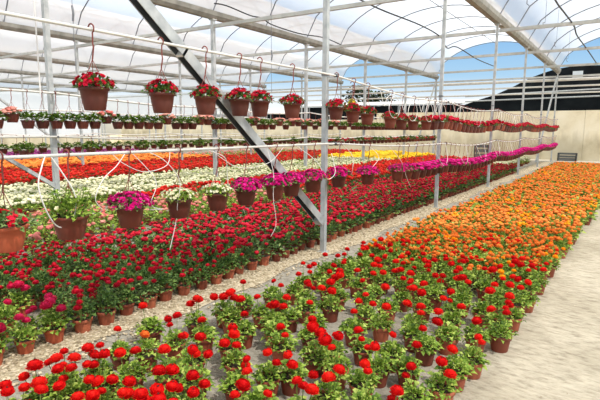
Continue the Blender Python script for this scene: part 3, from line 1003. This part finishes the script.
hose([(HX, 4.55, 1.41), (X + .05, 4.85, 1.22), (X + .06, 5.0, 1.04), (X + .05, 5.15, 1.0), (X + .05, 5.28, 1.08), (HX, 5.32, 1.3)], .004, 'white hose looping just left of the nearest post')
hose([(HX, 5.6, 1.41), (X + .04, 5.75, 1.25), (X + .06, 5.72, 1.08), (X, 5.8, 1.0)], .0035, 'pale hose curling over the basket right of the nearest post')
hose([(HX, 6.3, 1.4), (X + .05, 6.55, 1.2), (X + .03, 6.3, 1.02), (X, 6.6, .98)], .0035, 'pale hose curling over the second magenta basket right of the nearest post')
hose([(HX, 7.0, 1.38), (X + .05, 7.4, 1.1), (X + .04, 7.7, .8), (X, 8.0, .62)], .004, 'pale hose hanging below the magenta row, right of the nearest post')
for q, Yc in enumerate((7.0, 7.75, 8.55, 9.3, 10.6, 12.0, 14.6, 16.6)):
    zt = pz(Yc, 1); rr_ = .16
    pts = [(HX, Yc - .28, zt)] + [(HX + .05 + .01 * t, Yc + (.25 * cos(2 * pi * t / 8)) * -1, zt - .22 + .17 * sin(2 * pi * t / 8)) for t in range(9)] + [(HX, Yc + .25, zt)]
    hose(pts, .0045, 'white hose coil looped over the upper pipe, right of the nearest post', group='hose coils on the upper pipe')
for q, Yc in enumerate((9.4, 10.9, 12.6, 14.2, 16.0)):
    zt = pz(Yc, 2)
    hose([(HX, Yc - .3, zt), (X + .06, Yc - .1, zt - .3), (X + .09, Yc + .15, zt - .42), (X + .06, Yc + .4, zt - .28), (HX, Yc + .5, zt)], .005, 'white hose sagging across the far magenta baskets', group='hoses across the far magenta baskets')

hose([(-9.0, 9.6, 4.72), (-8.95, 10.0, 4.74), (-8.9, 10.9, 4.66), (-8.95, 11.5, 4.7), (-9.0, 12.05, 4.62), (-9.0, 13.5, 4.6), (-9.0, 15.07, 4.7), (-9.0, 16.6, 4.6)], .018, 'dark cable sagging under the roof left of the nearest post', 'cable', 'roof_cable', 'cable')
hose([(-5.2, 8.9, 4.45), (-4.95, 10.6, 4.3), (-4.85, 13.0, 4.34), (-4.82, 14.6, 4.28), (-5.1, 16.2, 4.2), (-4.96, 16.8, 4.3), (-5.0, 19.5, 4.24), (-5.05, 22.5, 4.3)], .018, 'black wavy cable crossing under the roof behind the second post', 'cable', 'roof_cable', 'cable')
hose([(-1.55, 9.0, 4.42), (-1.52, 11.9, 4.3), (-1.5, 13.4, 4.33), (-1.42, 14.9, 4.28), (-1.5, 16.8, 4.34), (-1.42, 18.5, 4.28), (-1.4, 21, 4.33), (-1.33, 23.9, 4.3)], .02, 'black wavy cable hanging above the right hand path', 'cable', 'roof_cable', 'cable')

def drop(x, y, z0, z1, label, group=None):
    mb = MB(); mb.tube([(x, y, z0), (x, y, z1)], .006, 'hoopm', 4)
    mb.tube([(x, y, z1 + .02), (x - .05, y, z1 + .02), (x - .05, y, z1 - .1), (x, y, z1 - .14)], .012, 'hoopm', 4)
    o = link('drop_wire', mb.mesh('drop_wire')); tag(o, label, 'wire', group)
for x, y, z1 in ((-2.1, 12.4, 4.5), (-2.2, 15.6, 4.55), (-2.35, 19.5, 4.6), (-2.4, 24, 4.6)):
    drop(x, y, 5.75, z1, 'thin wire with a clip hanging from the roof at upper right', 'clip wires at upper right')
for x, y in ((-6.3, 4.0), (-6.3, 8.4)):
    mb = MB(); mb.tube([(x, y, GH + RISE), (x, y, 2.35)], .004, 'hoopm', 4)
    mb.tube([(x, y, 3.2), (x + .02, y, 3.1), (x, y, 3.0)], .016, 'hoopm', 5)
    o = link('drop_wire', mb.mesh('drop_wire')); tag(o, 'long thin wire hanging from the roof %s' % ('near the left edge' if y < 5 else 'between the two large red baskets'), 'wire')

for y, x in ((2.02, -4.6), (2.55, -4.6)):
    mb = MB(); mb.tube([(x, y, 4.4), (x, y, 1.9)], .007, 'hose', 5)
    o = link('white_string', mb.mesh('white_string')); tag(o, 'white string hanging at the upper left corner, %s' % ('at the very edge' if y < 2.2 else 'just inside the edge'), 'string')

# ------------------------------------------------------------------ flower beds
TAKEN = []
red_hand = [(-.66, 3.66), (-.80, 3.52), (-.97, 3.40), (-.63, 4.62), (-.66, 4.10), (-1.25, 3.50), (-2.62, 2.85), (-2.16, 2.40), (-1.40, 2.9), (-2.24, 3.48), (-.62, 5.2)]
def px0(px, py):
    a = (px - 300) / F; b = -(py - 200) / F
    v = rr * a + uu * b + fwd
    t = -CZ / v.z
    return (v.x * t, v.y * t)
for p in [(420, 294), (432, 292), (403, 312), (463, 309), (408, 390), (425, 366), (447, 289), (243, 318), (272, 339), (300, 311), (243, 349), (315, 340), (332, 370), (314, 377), (290, 396), (267, 398),
          (359, 363), (381, 342), (397, 311), (289, 333), (387, 324), (230, 336), (149, 348), (194, 338), (223, 360), (378, 388), (440, 372), (455, 392)]:
    x, y = px0(*p); y += .04; x -= .02
    red_hand.append((x, y))
SPEC['red_single'] = dict(SPEC['red'], nb=(1, 1), bz=(.29, .30), bs=.02, br=.028); SPEC['orange_single'] = dict(SPEC['orange'], nb=(1, 1), bz=(.24, .25), bs=.03, br=.034)
SINGLE = [('red_single', -2.72, 1.93, 'pot with one small red bloom on a tall stem, left of the lone orange bloom'), ('orange_single', -2.55, 2.02, 'pot with a single orange bloom at the lower left edge of the red bed')]
red_pts = [(q[1], q[2]) for q in SINGLE]
for p in red_hand:
    if all((p[0] - q[0]) ** 2 + (p[1] - q[1]) ** 2 > .115 ** 2 for q in red_pts):
        red_pts.append(p)
gaps = [(px0(338, 332), .17), (px0(345, 318), .14), (px0(350, 300), .10), (px0(190, 365), .12), (px0(210, 385), .12), (px0(395, 352), .13), (px0(415, 325), .10), (px0(345, 352), .12), (px0(213, 345), .08), (px0(330, 395), .10), (px0(170, 350), .12), (px0(265, 365), .07)]
XLf = lambda y: -2.72 + .17 * min(1, max(0, (y - 1.5) / 2.0)) + .12 * min(1, max(0, (y - 5) / 5)) - .02 * max(0, min(1, (y - 14) / 8))
XRf = lambda y: (-.70 - .12 * max(0, 3.3 - y)) if y < 4 else -.68 + .028 * min(y - 4, 8)
t = 0
while t < 14000:
    t += 1
    y = random.uniform(.4, 5.35); x = random.uniform(XLf(y), XRf(y))
    md = .165 if y < 1.8 and x < -1.6 else (.208 if y < 4.2 else .18)
    if any((x - g[0][0]) ** 2 + (y - g[0][1]) ** 2 < g[1] ** 2 for g in gaps): continue
    if not inview(x, y, .2, 70): continue
    if all((x - q[0]) ** 2 + (y - q[1]) ** 2 > md ** 2 for q in red_pts):
        red_pts.append((x, y))
red_pts.sort(key=lambda p: p[1])
edge = []
NR = 0
bound = lambda x: 5.15 + .18 * (x + 2.5) / 1.8
ordn = ['first', 'second', 'third', 'fourth', 'fifth', 'sixth', 'seventh', 'eighth', 'ninth', 'tenth', 'eleventh', 'twelfth', 'thirteenth', 'fourteenth', 'fifteenth']
le = 0; re_ = 0
mixed = []
for kd, x, y, lb in SINGLE:
    place_hi(kd, 'potted_red_flower' if kd[0] == 'r' else 'potted_orange_flower', x, y, lb, None)
red_pts = [p for p in red_pts if all(p != (q[1], q[2]) for q in SINGLE)]
for x, y in red_pts:
    if y > bound(x) - .4 and random.random() < .35:
        mixed.append((x, y)); continue
    lab = 'potted plant with round red blooms and pale green leaves inside the right hand bed'; g = 'red potted flowers in the right hand bed'
    if x > XRf(y) - .07 and y > 2.6 and re_ < 15:
        lab = 'red flowered pot on the edge of the right hand path, %s from the photo bottom' % ordn[re_]; re_ += 1
    elif x < XLf(y) + .09 and y > 1.7 and le < 15:
        lab = 'red flowered pot on the gravel side of the right bed, %s from the bottom' % ordn[le]; le += 1
    near_hand = min((x - q[0]) ** 2 + (y - q[1]) ** 2 for q in red_hand) < 1e-5
    place_hi('red', 'potted_red_flower', x, y, lab, g, nb=(4 if y < 1.75 and x < -1.6 and random.random() < .7 else None), sca=random.uniform(.98, 1.15)); NR += 1


# orange bed
opts = grid(XLf, XRf, 5.3, 24.2, .172, .28)
opts = [p for p in opts if p[1] > bound(p[0])] + mixed
def okind(x, y):
    return 'orange'
opts.sort(key=lambda p: depth(*p))
hi_n = [p for p in opts[:300] if depth(*p) < 7.6]
SPEC['orange_red'] = dict(SPEC['orange'], pet='red', nb=(3, 5)); SPEC['orange_yolk'] = dict(SPEC['orange'], pet='yolk', nb=(3, 6)); SPEC['orange_bare'] = dict(SPEC['orange'], nb=(2, 3))
def mixkind(x, y):
    r = random.random()
    if y < 7.0 and r < .22 * (7.0 - y) / 1.2: return 'orange_red'
    if r > .90: return 'orange_yolk'
    if y < 9 and r > .72: return 'orange_bare'
    return 'orange'
names = {'orange_red': ('potted red flower standing among the orange ones', 'red pots among the orange ones'), 'orange_yolk': ('potted flower with yellow orange blooms within the orange bed', 'yellow orange pots in the orange bed'),
         'orange_bare': ('potted orange flower with few blooms and much green leaf', 'leafy orange pots of the right hand bed'), 'orange': ('potted flower crowded with round orange blooms in the right hand bed', 'orange potted flowers in the right hand bed')}
rest = []
oe = 0
for i, (x, y) in enumerate(opts):
    kd = mixkind(x, y)
    if i < 300:
        lb, g = names[kd]
        if x > XRf(y) - .06 and oe < 15:
            lb = {'orange_red': 'red', 'orange_yolk': 'yellow orange', 'orange_bare': 'leafy orange', 'orange': 'orange'}[kd] + ' flowered pot on the path edge, %s beyond the red pots' % ordn[oe]; oe += 1
        if depth(x, y) < 6.9:
            place_hi(kd, 'potted_orange_flower', x, y, lb, g)
        else:
            o = link('potted_orange_flower', random.choice(lo_set(kd))[1], loc=(x, y, 0), rz=random.uniform(0, 6.28), sca=random.uniform(.95, 1.15)); tag(o, lb, 'flower', g)
    else:
        rest.append((kd, x, y))
stuff_bed('orange_flower_mass', rest, 'dense far stretch of orange potted flowers reaching the back wall', 'flowers')

# crimson bed
CL = lambda y: -5.35; CR = lambda y: -3.78
cpts = grid(CL, CR, .9, 20.3, .20, .25)
# the tidy edge row against the gravel
edge = []
y = 1.05
while y < 20.3:
    if inview(-3.47, y, .15, 60):
        edge.append((-3.47 + random.uniform(-.03, .03), y))
    y += .205 + random.uniform(-.02, .03)
e2 = [(-3.64 + random.uniform(-.03, .03), p[1] + .1) for p in edge]
cpts = edge + e2 + [p for p in cpts if p[1] > 4.5 or random.random() < .8]
cpts = [p for p in cpts if all(abs(p[1] - Y) > .13 or abs(p[0] - XL[0]) > .13 for Y in YP)]
cpts.sort(key=lambda p: depth(*p))
rest = []; ce = 0; SPEC['crimson_near'] = dict(SPEC['crimson'], nb=(3, 5), br=.028); SPEC['crimson_green'] = dict(SPEC['crimson'], lf='leaf_grey', nb=(2, 4))
for i, (x, y) in enumerate(cpts):
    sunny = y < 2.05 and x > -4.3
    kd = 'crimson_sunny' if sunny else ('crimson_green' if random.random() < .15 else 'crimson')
    if kd == 'crimson' and depth(x, y) < 4.6: kd = 'crimson_near'
    if i < 300:
        lb, g = 'potted plant dotted with crimson blooms in the long bed beyond the gravel', 'crimson potted flowers'
        if sunny: lb, g = 'pale leaved pot with a few pink red blooms at the lower left edge', 'sunlit coloured pots at lower left'
        elif x > -3.53 and ce < 15:
            lb = 'crimson flowered pot in the row bordering the gravel, %s from the left' % ordn[ce]; g = 'crimson pots bordering the gravel'; ce += 1
        if depth(x, y) < 5.4:
            place_hi(kd, 'potted_crimson_flower', x, y, lb, g)
        else:
            o = link('potted_crimson_flower', random.choice(lo_set(kd))[1], loc=(x, y, 0), rz=random.uniform(0, 6.28), sca=random.uniform(.95, 1.15)); tag(o, lb, 'flower', g)
    else:
        rest.append((kd, x, y))
stuff_bed('crimson_flower_mass', rest, 'dense crimson potted flowers running away beyond the nearest post', 'flowers')

# white strip beyond the crimson bed
wp = grid(lambda y: -5.3, lambda y: -3.95, 20.8, 26.5, .33)
bed('white', 'potted_cream_flower', wp, 'cream flowered pot past the far end of the crimson bed', 'cream pots past the crimson bed', 300)

# pink and green bed behind, red farther on
pk = grid(lambda y: -7.9, lambda y: -6.0, 2.6, 9.5, .27, .3)
pk = [p for p in pk if random.random() < .82]
bed('pink', 'potted_pink_flower', pk, 'potted plant with salmon pink blooms and pale green leaves behind the crimson bed', 'salmon pink pots behind the crimson bed', 300, 'pink_flower_mass', 'salmon pink potted flowers further back')
rp = grid(lambda y: -7.9, lambda y: -6.0, 9.6, 24, .27, .3) + [(x, y) for x, y in grid(lambda y: -8.3, lambda y: -7.95, 6.3, 24, .2)]
rp = [p for p in rp if random.random() < .9]
bed('bedred', 'potted_scarlet_flower', rp, 'scarlet flowered pot between the crimson bed and the white bed', 'scarlet pots between crimson and white beds', 300, 'scarlet_flower_mass', 'scarlet potted flowers far back between the crimson and white beds')

wb = grid(lambda y: -11.4, lambda y: -8.75, 3.6, 20.5, .26, .25)
wb = [p for p in wb if all(abs(p[1] - Y) > .13 or abs(p[0] - XL[1]) > .13 for Y in YP)]
bed('white', 'potted_white_flower', wb, 'potted plant with creamy white bloom clusters in the white bed', 'white potted flowers', 300, 'white_flower_mass', 'far stretch of the creamy white flower bed')
yb = grid(lambda y: -12.6, lambda y: -8.9, 20.8, 27.6, .34, .25)
yb = [p for p in yb if not (p[0] > -10.6 and p[1] > 26.4) and all(abs(p[1] - Y) > .2 or abs(p[0] - XL[1]) > .25 for Y in YP)]
bed('yellow', 'potted_yellow_flower', yb, 'bright yellow potted flower in the block before the back wall', 'yellow pots before the back wall', 300)
rb = grid(lambda y: -16.2, lambda y: -12.0, 5.2, 27.8, .36, .25)
rb = [p for p in rb if not (p[1] > 20 and p[0] > -13.1)]
rb = [p for p in rb if all(abs(p[1] - Y) > .13 or abs(p[0] - XL[2]) > .13 for Y in YP)]
bed('bedred', 'potted_vermilion_flower', rb, 'vermilion red potted flower in the wide bed behind the white one', 'vermilion pots behind the white bed', 300, 'vermilion_flower_mass', 'far stretch of the wide vermilion red bed')
ob = grid(lambda y: -20.3, lambda y: -16.6, 7.6, 17, .40, .25)
bed('bedorange', 'potted_tangerine_flower', ob, 'tangerine potted flower in the far left bed behind the vermilion one', 'tangerine pots far left', 300)
pp = grid(lambda y: -20.3, lambda y: -16.6, 17, 27.5, .44, .25)
bed('pink', 'potted_rose_flower', pp, 'pale rose potted flower in front of the back wall at centre left', 'pale rose pots before the back wall', 300)
pu = grid(lambda y: -27.5, lambda y: -21.2, 10.2, 20, .50, .25)
bed('purple', 'potted_purple_flower', pu, 'dull purple potted flower at the far left, farthest of the beds', 'purple pots at far left', 300)

# ------------------------------------------------------------------ things by the back wall and beyond
def crate(x, y, w, d, h_, label):
    mb = MB(); t = .03
    mb.box((-w / 2, -d / 2, 0), (w / 2, d / 2, .05), 'crate')
    for z in (.06, h_ * .45, h_ * .8):
        mb.box((-w / 2, -d / 2, z), (w / 2, -d / 2 + t, z + h_ * .2), 'crate'); mb.box((-w / 2, d / 2 - t, z), (w / 2, d / 2, z + h_ * .2), 'crate')
        mb.box((-w / 2, -d / 2, z), (-w / 2 + t, d / 2, z + h_ * .2), 'crate'); mb.box((w / 2 - t, -d / 2, z), (w / 2, d / 2, z + h_ * .2), 'crate')
    for sx in (-1, 1):
        for sy in (-1, 1):
            mb.box((sx * (w / 2 - .03) - .03, sy * (d / 2 - .03) - .03, 0), (sx * (w / 2 - .03) + .03, sy * (d / 2 - .03) + .03, h_), 'crate')
    o = link('plastic_crate', mb.mesh('plastic_crate'), loc=(x, y, 0)); tag(o, label, 'crate')
crate(-2.62, YW - .55, .9, .5, .42, 'dark grey crate at the foot of the back wall beyond the orange bed')
crate(-7.0, YW - .55, .8, .5, .75, 'dark grey crate at the back wall, seen above the magenta baskets')

# shade-net tunnel building behind the wall
def net_house(x0, x1, y0, y1, prof, label):
    root = link('net_house', None, loc=(x0, y0, 0)); tag(root, label, 'building')
    n = len(prof); L = y1 - y0
    mb = MB(); vs = [(x - x0, yy, z) for yy in (0, L) for x, z in prof]
    fs = [(i, i + 1, n + i + 1, n + i) for i in range(n - 1)]
    mb.add(vs, fs, 'netting'); link('netting_roof', mb.mesh('netting_roof'), root)
    mb = MB()
    for yy in (0, L):
        mb.add([(x - x0, yy, z) for x, z in prof] + [(x1 - x0, yy, 0), (0, yy, 0)], [tuple(range(n + 2))], 'netting')
    link('end_wall', mb.mesh('end_wall'), root)
    return root
prof = [(-10.6, 3.4), (-9.6, 3.75), (-8.3, 4.12), (-7.2, 4.6), (-6.06, 5.2), (-5.2, 5.5), (-4.5, 5.7), (-3.4, 5.85), (-2, 5.8), (0, 5.6), (3, 5.2), (6, 4.6)]
r = net_house(-10.6, 6, 38, 46, prof, 'black shade net tunnel house rising behind the wall at right')
mb = MB(); mb.box((-3.45 + 10.6, -.06, 5.1), (-2.85 + 10.6, .0, 5.5), 'glass'); link('window', mb.mesh('window'), r)
mb = MB(); mb.tube([(0.2, -.1, 4.05), (16.4, -.1, 4.5)], .05, 'galv', 6); mb.tube([(0.2, -.1, 3.7), (16.4, -.1, 3.95)], .05, 'galv', 6); link('front_rail', mb.mesh('front_rail'), r)
# long low shed with pale roof
def shed(x0, x1, y0, y1, zw, zr, label):
    root = link('long_shed', None, loc=(x0, y0, 0)); tag(root, label, 'building'); w = x1 - x0; d = y1 - y0
    mb = MB(); mb.box((0, 0, 0), (w, d, zw), 'netting'); link('dark_front', mb.mesh('dark_front'), root)
    mb = MB(); mb.add([(-.3, -.4, zw), (w + .3, -.4, zw), (w + .3, d, zr), (-.3, d, zr), (-.3, -.4, zw + .12), (w + .3, -.4, zw + .12), (w + .3, d, zr + .12), (-.3, d, zr + .12)],
                      [(0, 3, 2, 1), (4, 5, 6, 7), (0, 1, 5, 4), (1, 2, 6, 5), (2, 3, 7, 6), (3, 0, 4, 7)], 'paleroof')
    link('roof', mb.mesh('roof'), root)
    for i in range(int(w / 2.4)):
        mb = MB(); mb.box((i * 2.4 + .3, -.3, 0), (i * 2.4 + .38, -.22, zw), 'galv'); link('post', mb.mesh('post'), root)
shed(-30, -12.2, 43, 52, 3.75, 4.55, 'long low shed with dark open front and pale sloping roof behind the wall')
shed(-46, -31.0, 45, 52, 3.2, 4.0, 'second low shed with pale roof far behind the wall at left')
# trees beyond
def tree(x, y, h_, w, label):
    root = link('distant_tree', None, loc=(x, y, 0)); tag(root, label, 'tree')
    mb = MB(); mb.tube([(0, 0, 0), (.1, 0, h_ * .5)], [.18, .1], 'galv_dark', 6); link('trunk', mb.mesh('trunk'), root)
    mb = MB()
    for _ in range(700):
        a = random.uniform(0, 6.28); e = random.uniform(-.5, 1.5); q = random.uniform(.6, 1)
        p = (cos(a) * cos(e) * w * q, sin(a) * cos(e) * w * q * .6, h_ * .62 + sin(e) * h_ * .38 * q)
        leaf(mb, p, (random.uniform(-1, 1), random.uniform(-1, 1), random.uniform(-.5, 1)), .45, .17, 'tree', .2, True)
    link('crown', mb.mesh('crown'), root)
tree(-27.5, 54, 6.8, 2.6, 'round dark tree beyond the shed roofs, right of the nearest post')
tree(-25.0, 54.5, 5.9, 2.4, 'lower dark tree beyond the shed roofs')

# ------------------------------------------------------------------ light
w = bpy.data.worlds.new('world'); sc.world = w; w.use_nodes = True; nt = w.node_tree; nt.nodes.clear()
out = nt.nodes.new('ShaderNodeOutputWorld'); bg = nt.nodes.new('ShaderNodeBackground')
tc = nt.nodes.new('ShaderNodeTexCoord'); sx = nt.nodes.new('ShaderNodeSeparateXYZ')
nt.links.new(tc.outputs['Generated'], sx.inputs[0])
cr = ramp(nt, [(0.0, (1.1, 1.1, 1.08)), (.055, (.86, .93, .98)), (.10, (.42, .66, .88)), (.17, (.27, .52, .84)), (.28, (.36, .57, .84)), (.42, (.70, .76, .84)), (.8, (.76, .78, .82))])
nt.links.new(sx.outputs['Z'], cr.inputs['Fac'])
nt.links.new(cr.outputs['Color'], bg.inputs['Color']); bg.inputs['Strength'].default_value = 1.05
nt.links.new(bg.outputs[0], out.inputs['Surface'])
sd = bpy.data.lights.new('sun', 'SUN'); sd.energy = 7.6; sd.angle = math.radians(1.6); sd.color = (1, .945, .86)
so = bpy.data.objects.new('sun', sd); C.objects.link(so)
dirv = Vector((-.62, .10, -1.0))   # light travels toward -X and slightly away from the camera
so.rotation_euler = dirv.to_track_quat('-Z', 'Y').to_euler(); so.location = (10, 0, 12)

sc.view_settings.view_transform = 'Standard'
sc.view_settings.look = 'None'
sc.view_settings.exposure = 0.0
sc.cycles.use_denoising = True
sc.cycles.max_bounces = 8
sc.cycles.transparent_max_bounces = 12
sc.cycles.sample_clamp_indirect = 6
print('objects', len(bpy.data.objects))
